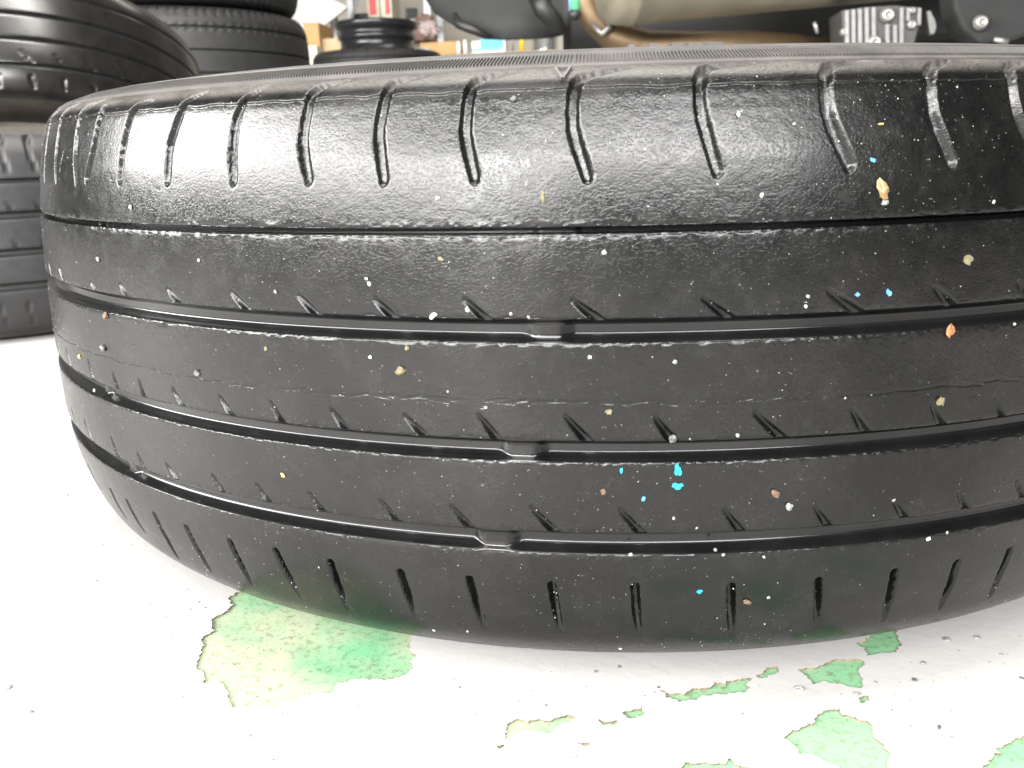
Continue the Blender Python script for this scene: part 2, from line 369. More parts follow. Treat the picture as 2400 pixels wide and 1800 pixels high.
# ------------------------------------------------------------------ the tyre in front
PROF = Profile([(.226,.030),(.2275,.018),(.234,.0085),(.252,.0022),(.272,.0),(.290,.0016),(.304,.0055),(.3135,.0105),(.3205,.0175),(.327,.031),(.3322,.0500),(.3343,.0677),(.3350,.0939),(.3350,.12),(.3343,.142),(.3326,.1699),(.3290,.195),(.3262,.2070),(.3241,.2132),(.3205,.2180),(.3155,.2210),(.3065,.2242),(.296,.2267),(.2833,.2284),(.270,.2291),(.257,.2283),(.245,.225),(.236,.219),(.2286,.210),(.226,.197)])
OV = lambda th: 1-.0062*np.cos(2*th)-.0039*np.sin(2*th)
_o = np.argsort(PROF.Q[:, 1]); 
_out = (PROF.Q[:, 0] > .27)
_zq, _rq, _sq = PROF.Q[_out, 1], PROF.Q[_out, 0], PROF.s[_out]
def on_tyre(x, y):
    """(theta, s) where the sight line through a photograph pixel meets the tyre"""
    v = ray(x, y); t = np.linspace(.22, .9, 9000); P = CAM+t[:, None]*v
    th = np.arctan2(P[:, 0], -P[:, 1]); r = np.hypot(P[:, 0], P[:, 1])/OV(th)
    k = (r < np.interp(P[:, 2], _zq, _rq)) & (P[:, 2] < .2284) & (P[:, 2] > .0015)
    if not k.any(): return None
    i = k.argmax(); return th[i], float(np.interp(P[i, 2], _zq, _sq)), P[i]
def us(x, y):
    h = on_tyre(x, y)
    return None if h is None else (h[0]*.335, h[1])
def zs(z): return float(np.interp(z, _zq, _sq))
GR = [(zs(.0637), .0042, .0048), (zs(.0972), .0038, .0048), (zs(.1380), .0040, .0048), (zs(.1699), .0012, .0055)]
S_LEDGE = zs(.2198)
feat = []
# long slots over the upper shoulder; each bends along the sidewall at its end
SLOT = [[(140,400),(152,330),(165,272)],
 [(204,418),(215,360),(228,290),(240,258)],
 [(281,420),(288,340),(303,275),(322,250),(360,236)],
 [(393,423),(398,340),(420,270),(438,240),(500,210)],
 [(547,423),(545,350),(555,275),(578,230),(640,199)],
 [(723,420),(710,335),(719,263),(734,219),(760,202),(831,184)],
 [(900,420),(889,317),(896,262),(907,219),(925,194),(1005,175)],
 [(1113,416),(1094,317),(1096,262),(1103,219),(1119,190),(1215,165)],
 [(1377,413),(1350,317),(1345,262),(1350,208),(1366,182),(1475,155)],
 [(1683,400),(1657,297),(1646,240),(1645,186),(1660,158),(1763,143)],
 [(1990,385),(1956,297),(1942,240),(1938,178),(1948,153),(2019,141)],
 [(2229,378),(2200,297),(2186,240),(2180,174),(2190,153),(2225,142)],
 [(2440,375),(2400,300),(2382,240),(2368,170),(2372,155),(2405,143)]]
def chain(pts): return [(q[0], min(q[1], S_LEDGE-.0012)) for q in (us(*p) for p in pts) if q]
def smooth_chain(c, *vals, sub=5):
    P = np.array(c); T = np.gradient(P, axis=0); out = []; t = np.linspace(0, 1, sub, endpoint=False); n_ = len(P); k = np.arange(n_)
    for i in range(n_-1):
        for x in t: out.append((2*x**3-3*x**2+1)*P[i]+(x**3-2*x**2+x)*T[i]*.8+(-2*x**3+3*x**2)*P[i+1]+(x**3-x**2)*T[i+1]*.8)
    out.append(P[-1]); tt = np.r_[(k[:-1, None]+t[None, :]).ravel(), n_-1]
    return [out]+[list(np.interp(tt, k, v)) for v in vals]
allslot = []
for k, sl in enumerate(SLOT):
    c = chain(sl)
    if len(c) < 2: continue
    n = len(c); allslot.append(c[0][0])
    if k == 0: feat.append((c, [.0005]*n, [.0005]*n)); continue
    wd = [.0022]+[.0027]*(n-1); dp = [.0018]+[.0025]*(n-1); 
    if n > 4: wd[-1] = .0004; dp[-1] = .0006; wd[-2] = .0018; dp[-2] = .0028
    c = [(c[0][0]+.0006*(c[0][0]-c[1][0])/.01, c[0][1])]+c[1:]
    feat.append((*smooth_chain(c, wd, dp), 1.))
SL2 = [((195,608),(205,630)),((258,612),(272,640)),((362,622),(380,650)),((500,630),(528,666)),((645,637),(678,676)),((810,646),(843,682)),((1003,646),(1045,688)),((1237,648),(1285,686)),((1520,645),(1572,685)),((1790,630),(1845,669)),((2020,622),(2053,657)),((2200,610),(2222,640))]
SL3 = [((190,778),(200,812)),((243,805),(253,838)),((300,822),(312,862)),((373,840),(393,878)),((475,858),(500,898)),((585,870),(608,912)),((715,885),(748,930)),((873,898),(913,940)),((1035,898),(1070,946)),((1222,900),(1265,950)),((1415,902),(1450,950)),((1632,893),(1688,946)),((1840,885),(1870,934)),((2012,875),(2035,918)),((2150,860),(2165,902))]
SL4 = [((240,945),(257,990)),((297,980),(315,1018)),((360,1003),(385,1042)),((460,1028),(485,1070)),((555,1048),(585,1092)),((668,1066),(700,1110)),((822,1083),(862,1132)),((975,1095),(1018,1145)),((1148,1098),(1200,1152)),((1340,1103),(1388,1157)),((1565,1103),(1605,1155)),((1760,1095),(1795,1146)),((1930,1082),(1960,1128)),((2070,1065),(2090,1110)),((2195,1042),(2214,1088))]
slit_u = {}
for key, SL in ((2, SL2), (3, SL3), (4, SL4)):
    lst = []
    for a, b in SL:
        c = chain([(a[0]*D, a[1]*D), (b[0]*D, b[1]*D)])
        if len(c) == 2:
            e = (c[1][0]-c[0][0], c[1][1]-c[0][1]); c.append((c[1][0]+e[0]*.35, c[1][1]+e[1]*.35)); lst.append(c)
            feat.append((c, [.0008, .0017, .0019], [.0006, .0030, .0034], .3))
    slit_u[key] = lst
SL5 = [((240,1060),(272,1118)),((276,1085),(312,1148)),((335,1113),(385,1205)),((403,1140),(455,1232)),((498,1172),(545,1262)),((597,1192),(648,1287)),((714,1216),(752,1315)),((865,1238),(902,1335)),((1014,1252),(1047,1353)),((1192,1265),(1212,1363)),((1372,1268),(1381,1368)),((1580,1268),(1580,1372)),((1768,1256),(1763,1352)),((1932,1237),(1908,1338)),((2067,1217),(2030,1313)),((2180,1190),(2137,1288))]
low = []
for a, b in SL5:
    c = chain([(a[0]*D, a[1]*D), ((a[0]*.45+b[0]*.55)*D-2*np.sign(b[0]-a[0]), (a[1]*.45+b[1]*.55)*D), (b[0]*D, b[1]*D)])
    if len(c) == 3: low.append(c); feat.append((c, [.0016, .0017, .0012], [.0048, .0042, .0004], .1))
seam = chain([(x*D, y*D) for x, y in ((310,800),(450,818),(600,834),(750,846),(900,856),(1050,863),(1200,868),(1350,870),(1500,868),(1650,863),(1800,856),(1950,848),(2150,832))])
S_SEAM = float(np.mean([q[1] for q in seam]))
for k in range(90):
    u0 = -.33+k*.0064+random.uniform(-.003, .003); feat.append(([(u0, S_SEAM+random.uniform(-.0009, .0009)), (u0+random.uniform(.005, .011), S_SEAM+random.uniform(-.0009, .0009))], [.0006, .0006], [.00008, .00014]))
# the pattern carries on round the tyre where the photograph does not show it
def repeat(lists, kinds, pitch):
    lo_, hi_ = min(c[0][0] for c in lists), max(c[0][0] for c in lists); full = 2*math.pi*.335
    ref = lists[len(lists)//2+1]; u = hi_+pitch
    while u < lo_+full-pitch*.6:
        sh = u-ref[0][0]; c = [((q[0]+sh), q[1]) for q in ref]
        m = np.mean([q[0] for q in c])
        c = [(q[0]-(full if m > math.pi*.335 else 0), q[1]) for q in c]
        feat.append((c, *kinds)); u += pitch
sh = [chain(s_) for s_ in SLOT[1:]]; sh = [c for c in sh if len(c) >= 5]
repeat([c for c in sh], ([.0015]+[.0026]*(len(sh[len(sh)//2+1])-2)+[.0005], [.0012]+[.0034]*(len(sh[len(sh)//2+1])-2)+[.0006], .75), .0305)
for key in (2, 3, 4): repeat(slit_u[key], ([.0008, .0017, .0019], [.0006, .0030, .0034], .3), .0285)
repeat(low, ([.0016, .0017, .0012], [.0048, .0042, .0004], .1), .0285)
def ub(x, y): return us(x*D, y*D)[0]
BARS = {2: [(ub(1183, 712), .0065, .0030, .72)], 1: [(ub(1128, 965), .0065, .0030, .72), (ub(213, 847), .002, .002, .3)],
        0: [(ub(1070, 1160), .0065, .0030, .72), (ub(272, 1020), .003, .003, .35)], 3: [(ub(1200, 500), .004, .005, .2), (ub(197, 482), .001, .001, .5)]}
th_f = np.radians(np.arange(-76, 48, .08)); th_c = np.radians(np.arange(48, 284, .6))
TH = np.r_[th_f, th_c]; TH = np.where(TH > math.pi, TH-2*math.pi, TH); TH = np.r_[TH[TH < th_f[0]-1e-9][:0], TH]
tyre = empty('tyre'); tag(tyre, 'worn black car tyre lying flat on white floor, its slotted tread dusted with grit', 'tyre')
order = np.argsort(TH); TH = TH[order]
PARTS = build_tyre(tyre, PROF, TH, GR, feat, zs(.0125), S_LEDGE, dict(tread=M['tread'], groove=M['groove'], side=M['side'], dust_from=zs(.2146), step=zs(.2131)), .0007, OV, BARS)
upper = PARTS[-2]
def tyre_point(th, s, lift=0.):
    P = PROF.at(np.array([s]))[0]; Nn = PROF.normal(np.array([s]))[0]; r = (P[0]+Nn[0]*lift)*OV(th)
    p = Vector((r*math.sin(th), -r*math.cos(th), P[1]+Nn[1]*lift)); n = Vector((Nn[0]*math.sin(th), -Nn[0]*math.cos(th), Nn[1])).normalized()
    return p, n
# fine radial serrations on the upper sidewall
def serrations():
    vs, fs = [], []; s0, s1 = zs(.2211), zs(.2242); st = .215
    for k in range(int(360/st)):
        th = math.radians(k*st); w = math.radians(st*.27)
        for q, (dt, ss, h) in enumerate([(-w, s0, -.0002), (w, s0, -.0002), (w, s1, -.0002), (-w, s1, -.0002), (-w*.5, s0+.0003, 0.0008), (w*.5, s0+.0003, 0.0008), (w*.5, s1-.0003, 0.0008), (-w*.5, s1-.0003, 0.0008)]):
            vs.append(tyre_point(th+dt, ss, h)[0])
        b = k*8; fs += [(b+4, b+5, b+6, b+7), (b, b+1, b+5, b+4), (b+1, b+2, b+6, b+5), (b+2, b+3, b+7, b+6), (b+3, b, b+4, b+7)]
    me = arrays_mesh('serration_band', np.array([tuple(v) for v in vs]), np.array(fs), False); o = link('serration_band', me, M['side'], upper); o['kind'] = 'stuff'
serrations()
def ring_ridge(name, s0, s1, h, gaps=()):
    SS = np.array([s0, s0+.0002, s1-.0002, s1]); hh = [-.0001, h, h, -.0001]; vs = []
    tt = np.radians(np.arange(-180, 180, .5))
    for ss, h_ in zip(SS, hh):
        for t in tt: vs.append(tuple(tyre_point(t, ss, h_)[0]))
    n = len(tt); j = np.arange(n); q = np.concatenate([np.stack([i*n+j, i*n+(j+1) % n, (i+1)*n+(j+1) % n, (i+1)*n+j], -1) for i in range(3)])
    return link(name, arrays_mesh(name, np.array(vs), q, False), M['side'], upper)
ring_ridge('rim_line', zs(.2250), zs(.22535), .0005)
ring_ridge('ledge', S_LEDGE-.0003, S_LEDGE+.0012, .0005)
# tread wear triangle moulded on the shoulder: three short ridges round a sunken triangle
def wear_mark():
    def seg(name, a, b, wd, h):
        A = us(*a); B = us(*b); A = (A[0]/.335, A[1]); B = (B[0]/.335, B[1]); e = Vector((B[0]*.335-A[0]*.335, B[1]-A[1])); nn = Vector((-e.y, e.x)).normalized()*wd
        bm = bmesh.new(); vs = []
        for (t, s_), sg, hh in [(A, 1, -.0003), (A, -1, -.0003), (B, -1, -.0003), (B, 1, -.0003), (A, .5, h), (A, -.5, h), (B, -.5, h), (B, .5, h)]:
            vs.append(bm.verts.new(tyre_point(t+nn.x*sg/.335, s_+nn.y*sg, hh)[0]))
        for f in ((4, 5, 6, 7), (0, 1, 5, 4), (1, 2, 6, 5), (2, 3, 7, 6), (3, 0, 4, 7)): bm.faces.new([vs[i] for i in f])
        return bm_obj(name, bm, M['side'], root)
    root = PARTS[-4] if False else tyre
    seg('wear_mark_ridge', (1302, 165), (1318, 187), .0007, .0013); seg('wear_mark_ridge', (1338, 163), (1320, 187), .0007, .0013); seg('wear_mark_ridge', (1306, 163), (1336, 162), .0005, .0010)
wear_mark()
# edges of raised sidewall letters seen just over the rim line
for k, (x0, x1) in enumerate([(1482, 1500), (1542, 1568), (1604, 1634), (1650, 1686), (1706, 1748)]):
    t0, t1 = on_tyre(x0, 122)[0], on_tyre(x1, 122)[0]; bm = bmesh.new()
    sA, sB = zs(.2284)+.002, zs(.2284)+.012
    vs = [bm.verts.new(tyre_point(t, s_, h)[0]) for h in (-.0003, .0009) for t, s_ in ((t0, sA), (t1, sA), (t1, sB), (t0, sB))]
    for f in ((4, 5, 6, 7), (0, 1, 5, 4), (1, 2, 6, 5), (2, 3, 7, 6), (3, 0, 4, 7)): bm.faces.new([vs[i] for i in f])
    bm_obj('raised_letter', bm, M['side'], upper)

# ------------------------------------------------------------------ grit and crumbs
GM = {'white': plain('white_grit', (.33, .33, .31), .7, 0, .2, 400), 'grey': plain('grey_grit', (.15, .15, .145), .6, 0, .3, 400), 'dark': plain('dark_grit', (.07, .07, .065), .5, 0, .3, 400),
      'tan': plain('tan_husk', (.17, .11, .045), .5, 0, .2, 500), 'cyan': plain('cyan_paint_flake', (.01, .33, .50), .45, 0, .1, 300), 'blue': plain('blue_paint_flake', (.07, .22, .42), .45, 0, .15, 300),
      'brown': plain('brown_crumb', (.09, .05, .028), .7, 0, .3, 400), 'orange': plain('orange_crumb', (.2, .085, .03), .6, 0, .35, 600), 'olive': plain('olive_crumb', (.11, .095, .05), .75, 0, .3, 400), 'yellow': plain('yellow_crumb', (.36, .29, .09), .6, 0, .2, 400)}
def lump(name, mat, p, n, right, a, b, h, ang, seed, flat=False):
    r_ = random.Random(seed); bm = bmesh.new(); bmesh.ops.create_icosphere(bm, subdivisions=2 if max(a, b) > .0012 else 1, radius=.5)
    n = Vector(n); x = (right-n*right.dot(n)).normalized(); y = n.cross(x)
    xx = x*math.cos(ang)+y*math.sin(ang); yy = n.cross(xx)
    for v in bm.verts:
        j = 1+r_.uniform(-.38, .3); c = v.co*j; v.co = xx*c.x*a+yy*c.y*b+n*(c.z*h)
    o = bm_obj(name, bm, mat); o.location = p+n*h*.3; return o
def flake(name, mat, p, n, right, a, b, ang, seed):
    """thin ragged paint flake"""
    r_ = random.Random(seed); bm = bmesh.new(); n = Vector(n); x = (right-n*right.dot(n)).normalized(); y = n.cross(x); xx = x*math.cos(ang)+y*math.sin(ang); yy = n.cross(xx)
    k = 14; top, bot = [], []
    for i in range(k):
        q = 2*math.pi*i/k; rr = r_.uniform(.6, 1.25)*.5; d_ = xx*math.cos(q)*a*rr+yy*math.sin(q)*b*rr
        bot.append(bm.verts.new(d_-n*.0002)); top.append(bm.verts.new(d_*.96+n*r_.uniform(.0002, .0005)))
    bm.faces.new(top); bm.faces.new(bot[::-1])
    for i in range(k): bm.faces.new((bot[i], bot[(i+1) % k], top[(i+1) % k], top[i]))
    o = bm_obj(name, bm, mat); o.location = p; return o
VR = Vector(vr)
LST = [ # enlarged-view x, y, width, height in px, turn, material, kind, name, label
 (1905,410,22,46,.35,'tan','l','seed_husk','long tan seed husk stuck on the tread between shoulder slots and thin groove'),
 (1910,437,15,15,0,'grey','l','husk_crumb','pale grey crumb touching the end of the tan seed husk'),
 (1173,426,9,30,.1,'olive','l','wood_splinter','small upright brownish splinter on the shoulder rib above the thin groove'),
 (2050,716,17,30,0,'orange','l','orange_crumb','bright orange crumb lying just below a wide groove'),
 (1464,1015,20,30,.2,'cyan','f','paint_flake','larger cyan paint flake, upper one of a pair'),
 (1463,1050,30,17,.1,'cyan','f','paint_flake','wide cyan paint flake, lower one of a pair'),
 (1511,1277,14,10,.5,'cyan','f','paint_flake','small cyan paint flake between the lowest slots'),
 (1342,1015,9,16,.1,'cyan','f','paint_flake','tiny cyan flake beside a white grit crumb under a groove'),
 (1920,633,16,18,.6,'blue','f','paint_flake','blue paint flake above a wide groove near a slanted slit'),
 (1852,636,13,10,.2,'blue','f','paint_flake','pale blue flake next to a slanted slit end'),
 (1885,346,14,9,-.4,'blue','f','paint_flake','small blue flake below a shoulder slot'),
 (1390,1077,10,16,.2,'blue','f','paint_flake','pale blue flake in the sprinkle below the cyan pair'),
 (1614,1299,20,13,-.3,'brown','l','brown_crumb','flat brown crumb beside a lowest slot top'),
 (1303,1061,13,15,.1,'brown','l','brown_crumb','brown crumb left alone below the middle wide groove'),
 (230,682,20,14,.4,'brown','l','brown_crumb','reddish brown crumb near the rounded side of the tread'),
 (1675,1066,24,14,-.6,'brown','l','brown_crumb','brown crumb next to a clear grey grain'),
 (866,801,24,20,.2,'olive','l','olive_crumb','ragged olive crumb on the middle rib'),
 (880,751,12,12,0,'olive','l','olive_crumb','small olive crumb just under a wide groove'),
 (1316,889,20,15,.2,'olive','f','olive_crumb','flat olive smear below the fine seam line'),
 (2089,561,28,28,.3,'olive','f','olive_crumb','dull olive dried blotch on the second rib'),
 (2030,866,18,22,.2,'olive','l','olive_crumb','pale olive grain above a slanted slit'),
 (575,752,11,12,0,'olive','f','olive_crumb','faint olive speck on the middle rib towards its rounded side'),
 (952,559,16,10,0,'olive','f','olive_crumb','faint olive speck under the thin groove'),
 (612,1026,14,9,-.5,'yellow','l','yellow_crumb','small yellow crumb on the fourth rib'),
 (173,770,8,9,0,'yellow','l','yellow_crumb','small yellow crumb beside the rounded edge of the tread'),
 (2066,287,13,5,0,'yellow','f','yellow_crumb','tiny yellow fleck between shoulder slots') if False else (1903,268,13,5,0,'yellow','f','yellow_crumb','tiny yellow fleck between shoulder slots'),
 (1452,946,18,20,.2,'dark','l','stone','dark pebble wedged at the lip of the middle wide groove'),
 (225,752,15,15,0,'dark','l','stone','dark round pebble on the middle rib near its rounded side'),
 (427,806,15,16,0,'dark','l','stone','dark pebble beside the fine seam line'),
 (1110,214,14,14,0,'dark','l','stone','dark round pebble between two shoulder slots'),
 (1704,1093,15,20,.2,'grey','l','stone','clear grey grain on the fourth rib'),
]
for k, (x, y, a, b, ang, mk, kd, nm, lb) in enumerate(LST):
    h = on_tyre(x*D, y*D); p, n = tyre_point(h[0], h[1]); dist = (p-Vector(CAM)).length; sc = D*dist/FPX
    if kd == 'l': o = lump(nm, GM[mk], p, n, VR, a*sc*.9, b*sc*.9, min(a, b)*sc*.6, ang, k)
    else: o = flake(nm, GM[mk], p, n, VR, a*sc*.85, b*sc*.85, ang, k)
    tag(o, lb, {'stone': 'pebble', 'paint_flake': 'paint flake', 'seed_husk': 'husk', 'wood_splinter': 'splinter'}.get(nm, 'crumb'))
GRIT = [(213,560,10,15),(430,562,9,9),(792,602,9,10),(798,613,11,13),(596,630,9,12),(936,682,22,14),(1010,668,11,17),(1104,677,9,10),(1142,685,8,11),(1305,545,14,11),(945,428,10,12),(283,448,13,11),
 (1458,781,11,14),(1274,771,11,11),(800,771,10,10),(1455,1119,8,8),(1545,1187,10,12),(1593,940,10,10),(2004,1163,12,12),(1595,247,14,10),(1602,240,8,8),(1715,268,7,9),(1645,421,9,12),(1550,398,8,6),(2067,188,6,7),(2146,436,10,7),(205,843,10,9),
 (233,1157,8,8),(968,845,9,9),(1050,880,8,8),(1362,1197,10,9),(1650,1203,9,9),(1505,1140,8,8),(1562,1198,8,9),(1340,1400,9,8),(1660,1290,9,8),(1930,1080,8,10),(2190,700,8,8),(1745,640,8,10),(1740,662,8,10),(1825,860,9,9),(2045,1150,8,8),(938,1361,9,8),(1010,1363,7,7),(690,1225,8,7)]
for k, (x, y, a, b) in enumerate(GRIT):
    h = on_tyre(x*D, y*D)
    if h is None: continue
    p, n = tyre_point(h[0], h[1]); sc = D*(p-Vector(CAM)).length/FPX
    o = lump('grit_crumb', GM['white' if k % 4 else 'grey'], p, n, VR, a*sc*.78, b*sc*.78, min(a, b)*sc*.5, random.uniform(0, 3), 100+k)
    rib = sum(h[1] > g[0] for g in GR); nm = ('lowest rib with upright slots', 'rib between the two lowest wide grooves', 'middle rib with the fine seam', 'rib below the thin groove', 'slotted shoulder rib above the thin groove')[rib]
    tag(o, ('pale' if k % 4 else 'grey')+' grit crumb stuck on the '+nm, 'grit', 'grit crumbs on the '+nm)
def specks(name, n, mat, fn, smin, smax, parent=None, seed=5):
    r_ = np.random.default_rng(seed); vs, fs = [], []; k = 0
    while k < n:
        q = fn(r_)
        if q is None: continue
        p, nn = q; nn = Vector(nn); x = nn.orthogonal().normalized(); y = nn.cross(x); a = smin*(smax/smin)**(r_.random()**2.2); t = r_.random()*6.28
        b0 = len(vs); m_ = 5
        for i in range(m_):
            rr = a*r_.uniform(.35, .75); vs.append(tuple(p+(x*math.cos(t+6.283*i/m_)+y*math.sin(t+6.283*i/m_))*rr-nn*.0001))
        vs.append(tuple(p+nn*a*r_.uniform(.3, .7)))
        for i in range(m_): fs.append((b0+i, b0+(i+1) % m_, b0+m_))
        k += 1
    o = link(name, arrays_mesh(name, np.array(vs), np.array(fs), False), mat); return tag(o, kind='stuff')
gsp = [(sc, wd) for sc, wd, dp in GR]
def on_rib(r_):
    th = math.radians(r_.uniform(-62, 45)); s_ = r_.uniform(zs(.016), zs(.217))
    if any(abs(s_-sc) < wd+.0003 for sc, wd in gsp): return None
    v = float(vnoise(np.array([th*.335/.03]), np.array([s_/.025]), 4)[0])
    if r_.random() > .15+1.6*max(0, v-.35): return None
    return tyre_point(th, s_)
tag(specks('grit', 2800, GM['white'], on_rib, .00013, .00055), 'fine pale grit sprinkled over the tread', 'grit')
# crumbs on the floor
FC = [(74,1669,11,'dark'),(20,1612,15,'grey'),(157,1161,7,'grey'),(586,1726,9,'grey'),(640,1782,9,'grey'),(1874,1616,20,'grey'),(2143,1595,11,'dark'),(2008,1628,14,'grey'),(2163,1555,13,'grey'),(2201,1706,14,'dark'),(2231,1730,10,'grey'),(1451,1563,9,'dark'),(1543,1612,8,'dark'),(1395,1575,10,'grey'),(1292,1575,5,'grey'),(1216,1644,5,'dark'),(1109,1711,5,'grey'),(2348,1535,8,'grey'),(1375,1757,8,'grey'),(2052,1600,8,'grey'),(2218,1500,14,'grey'),(2290,1495,12,'grey'),(430,1633,6,'dark'),(185,1400,6,'grey'),(2395,1590,9,'dark')]
for k, (x, y, a, mk) in enumerate(FC):
    p = Vector(on_floor(x, y)); sc = (p-Vector(CAM)).length/FPX
    o = lump('floor_crumb', GM[mk], p, (0, 0, 1), VR, a*sc, a*sc*random.uniform(.5, 1), a*sc*.45, random.uniform(0, 3), 300+k)
    tag(o, ('small black crumb of dirt lying on the white floor' if mk == 'dark' else 'small grey crumb of dirt lying on the white floor'), 'crumb', mk+' dirt crumbs on the floor')
def fl_near(r_):
    th = math.radians(r_.uniform(-60, 40)); rr = .315+abs(r_.normal())*.028
    return Vector((rr*math.sin(th), -rr*math.cos(th), 0)), Vector((0, 0, 1))
tag(specks('floor_dust', 500, GM['dark'], fl_near, .0002, .0011, seed=9), 'dark specks of dirt scattered on the floor along the tyre', 'dirt')

# ------------------------------------------------------------------ tyres behind
def gen_profile(R, W, rb):
    k = W/.2291
    o = [(.030, 0), (.018, .0015), (.0085, .008), (.0022, .026), (.0, .046), (.0016, .064)]
    f = (R-.025-rb)/(.31-.226)
    lo_ = [(rb+d*f, z*k) for z, d in o]
    mid = [(R-.021, .0105*k), (R-.0145, .0175*k), (R-.008, .031*k), (R-.0028, .05*k), (R-.0007, .0677*k), (R, .0939*k), (R, .12*k), (R-.0007, .15*k), (R-.003, .179*k), (R-.0085, .203*k), (R-.0145, .2125*k), (R-.021, .2195*k)]
    hi_ = [(rb+d*f, W-z*k) for z, d in o[::-1]]
    return Profile(lo_+mid+hi_, 900)
def back_tyre(loc, R, W, rb, label, mats, style, rot=(0, 0, 0), row=.004, nth=300, group=None, grooves=4):
    root = empty('tyre', loc, rot); tag(root, label, 'tyre', group); pf = gen_profile(R, W, rb)
    m_ = pf.Q[:, 0] > R-.03; zq, sq = pf.Q[m_, 1], pf.s[m_]; zz = lambda t: float(np.interp(t*W, zq, sq)); full = 2*math.pi*.335
    ft = []; gr = []
    if style == 'car':
        gr = [(zz(.27), .005, .006), (zz(.43), .0045, .006), (zz(.60), .0045, .006), (zz(.755), .0025, .005)]; pitch = full/70
        for k in range(70):
            u = -full/2+(k+.5)*pitch
            ft.append(([(u, zz(.80)), (u-.003, zz(.88)), (u-.001, zz(.955))], [.0014, .0022, .0022], [.002, .005, .005]))
            for g in (.43, .6): ft.append(([(u-.006, zz(g+.055)), (u, zz(g+.01))], [.001, .002], [.001, .004]))
            ft.append(([(u, zz(.19)), (u+.003, zz(.08))], [.0016, .0014], [.004, .002]))
    elif style == 'rib':
        gr = [(zz(.24), .0035, .007), (zz(.42), .0035, .007), (zz(.60), .0035, .007), (zz(.78), .0035, .007)]; pitch = full/48
        for k in range(48):
            u = -full/2+(k+.5)*pitch; ft.append(([(u, zz(.17)), (u+.002, zz(.10))], [.002, .002], [.004, .003]))
            ft.append(([(u-.01, zz(.33)), (u+.003, zz(.255))], [.001, .001], [.002, .003]))
    else:
        gr = [(zz(.2), .004, .008), (zz(.4), .003, .008), (zz(.6), .003, .008), (zz(.8), .004, .008)]; pitch = full/90
        for k in range(90):
            u = -full/2+(k+.5)*pitch
            for g in (.2, .8): ft.append(([(u-.004, zz(g-.03)), (u, zz(g)), (u-.004, zz(g+.03))], [.003]*3, [.004, .006, .004]))
            ft.append(([(u, zz(.9)), (u, zz(.97))], [.003, .003], [.003, .004])); ft.append(([(u, zz(.03)), (u, zz(.1))], [.003, .003], [.003, .004]))
    th = np.linspace(-math.pi, math.pi, nth, endpoint=False)
    build_tyre(root, pf, th, gr, ft, zz(.04), zz(.96), mats, row, None, None, .5, (14, 14)); return root
MB = dict(tread=M['bg_tread'], groove=M['bg_dark'], side=M['bg_side']); MG = dict(tread=M['bg_gloss'], groove=M['bg_dark'], side=M['bg_side']); MD = dict(tread=M['bg_dark'], groove=M['bg_dark'], side=M['bg_dark'])
# left stack: one flat on the floor, a glossy one lying askew on it
back_tyre((-.832, .525, 0), .305, .232, .205, 'worn grey tyre flat on the floor under a tilted glossy tyre', MB, 'car', (0, 0, .3), .0025, 700)
back_tyre((-1.079, .941, .16), .344, .225, .23, 'glossy black tyre leaning tilted on another tyre', MG, 'rib', tuple(Vector((0, 0, 1)).rotation_difference(Vector((-.193, .311, .931))).to_euler()), .0025, 700)
# stack of blocky tyres further back
c0 = on_floor(440, 700); cx, cy = at(440, 300, 2.1)[:2]
for k in range(3):
    back_tyre((cx+(.0, .01, -.006)[k], cy+(0, .01, -.01)[k], .292*k), .37-.004*(k % 2), .29, .215, ['matt black block-tread tyre standing lowest in the tall stack', 'matt black block-tread tyre second from the floor in the tall stack', 'matt black block-tread tyre on top of the tall stack'][k], MD, 'block', (0, 0, k*.4), .004, 420)
# low stack carrying a steel wheel
cx, cy = at(884, 100, 4.2)[:2]
for k in range(3):
    back_tyre((cx, cy, .227*k), .335, .225, .2, ['black tyre on the floor under two others and a bare wheel', 'black tyre in the middle of the stack under the bare wheel', 'black tyre with the bare steel wheel standing on it'][k], MD, 'block', (0, 0, 0), .006, 240)
steel = plain('black_wheel_enamel', (.015, .015, .016), .22, 0, .2, 8)
wh = empty('steel_wheel', (cx, cy, .672)); tag(wh, 'black enamelled steel wheel rim lying on a tyre', 'wheel')
bm = bmesh.new(); lathe(bm, [(.196, 0), (.201, .004), (.199, .018), (.187, .026), (.184, .055), (.188, .063), (.196, .070), (.197, .084), (.189, .092), (.190, .108), (.205, .118), (.213, .132), (.214, .146), (.209, .152), (.202, .148), (.196, .135), (.184, .112), (.18, .09), (.176, .055), (.178, .03), (.186, .006)], 72, True); bm_obj('rim', bm, steel, wh, True)
bm = bmesh.new(); lathe(bm, [(.175, .07), (.14, .095), (.10, .10), (.09, .085), (.035, .085), (.033, .075), (.09, .075), (.10, .09), (.14, .085), (.172, .064)], 48, True); bm_obj('wheel_disc', bm, steel, wh, True)

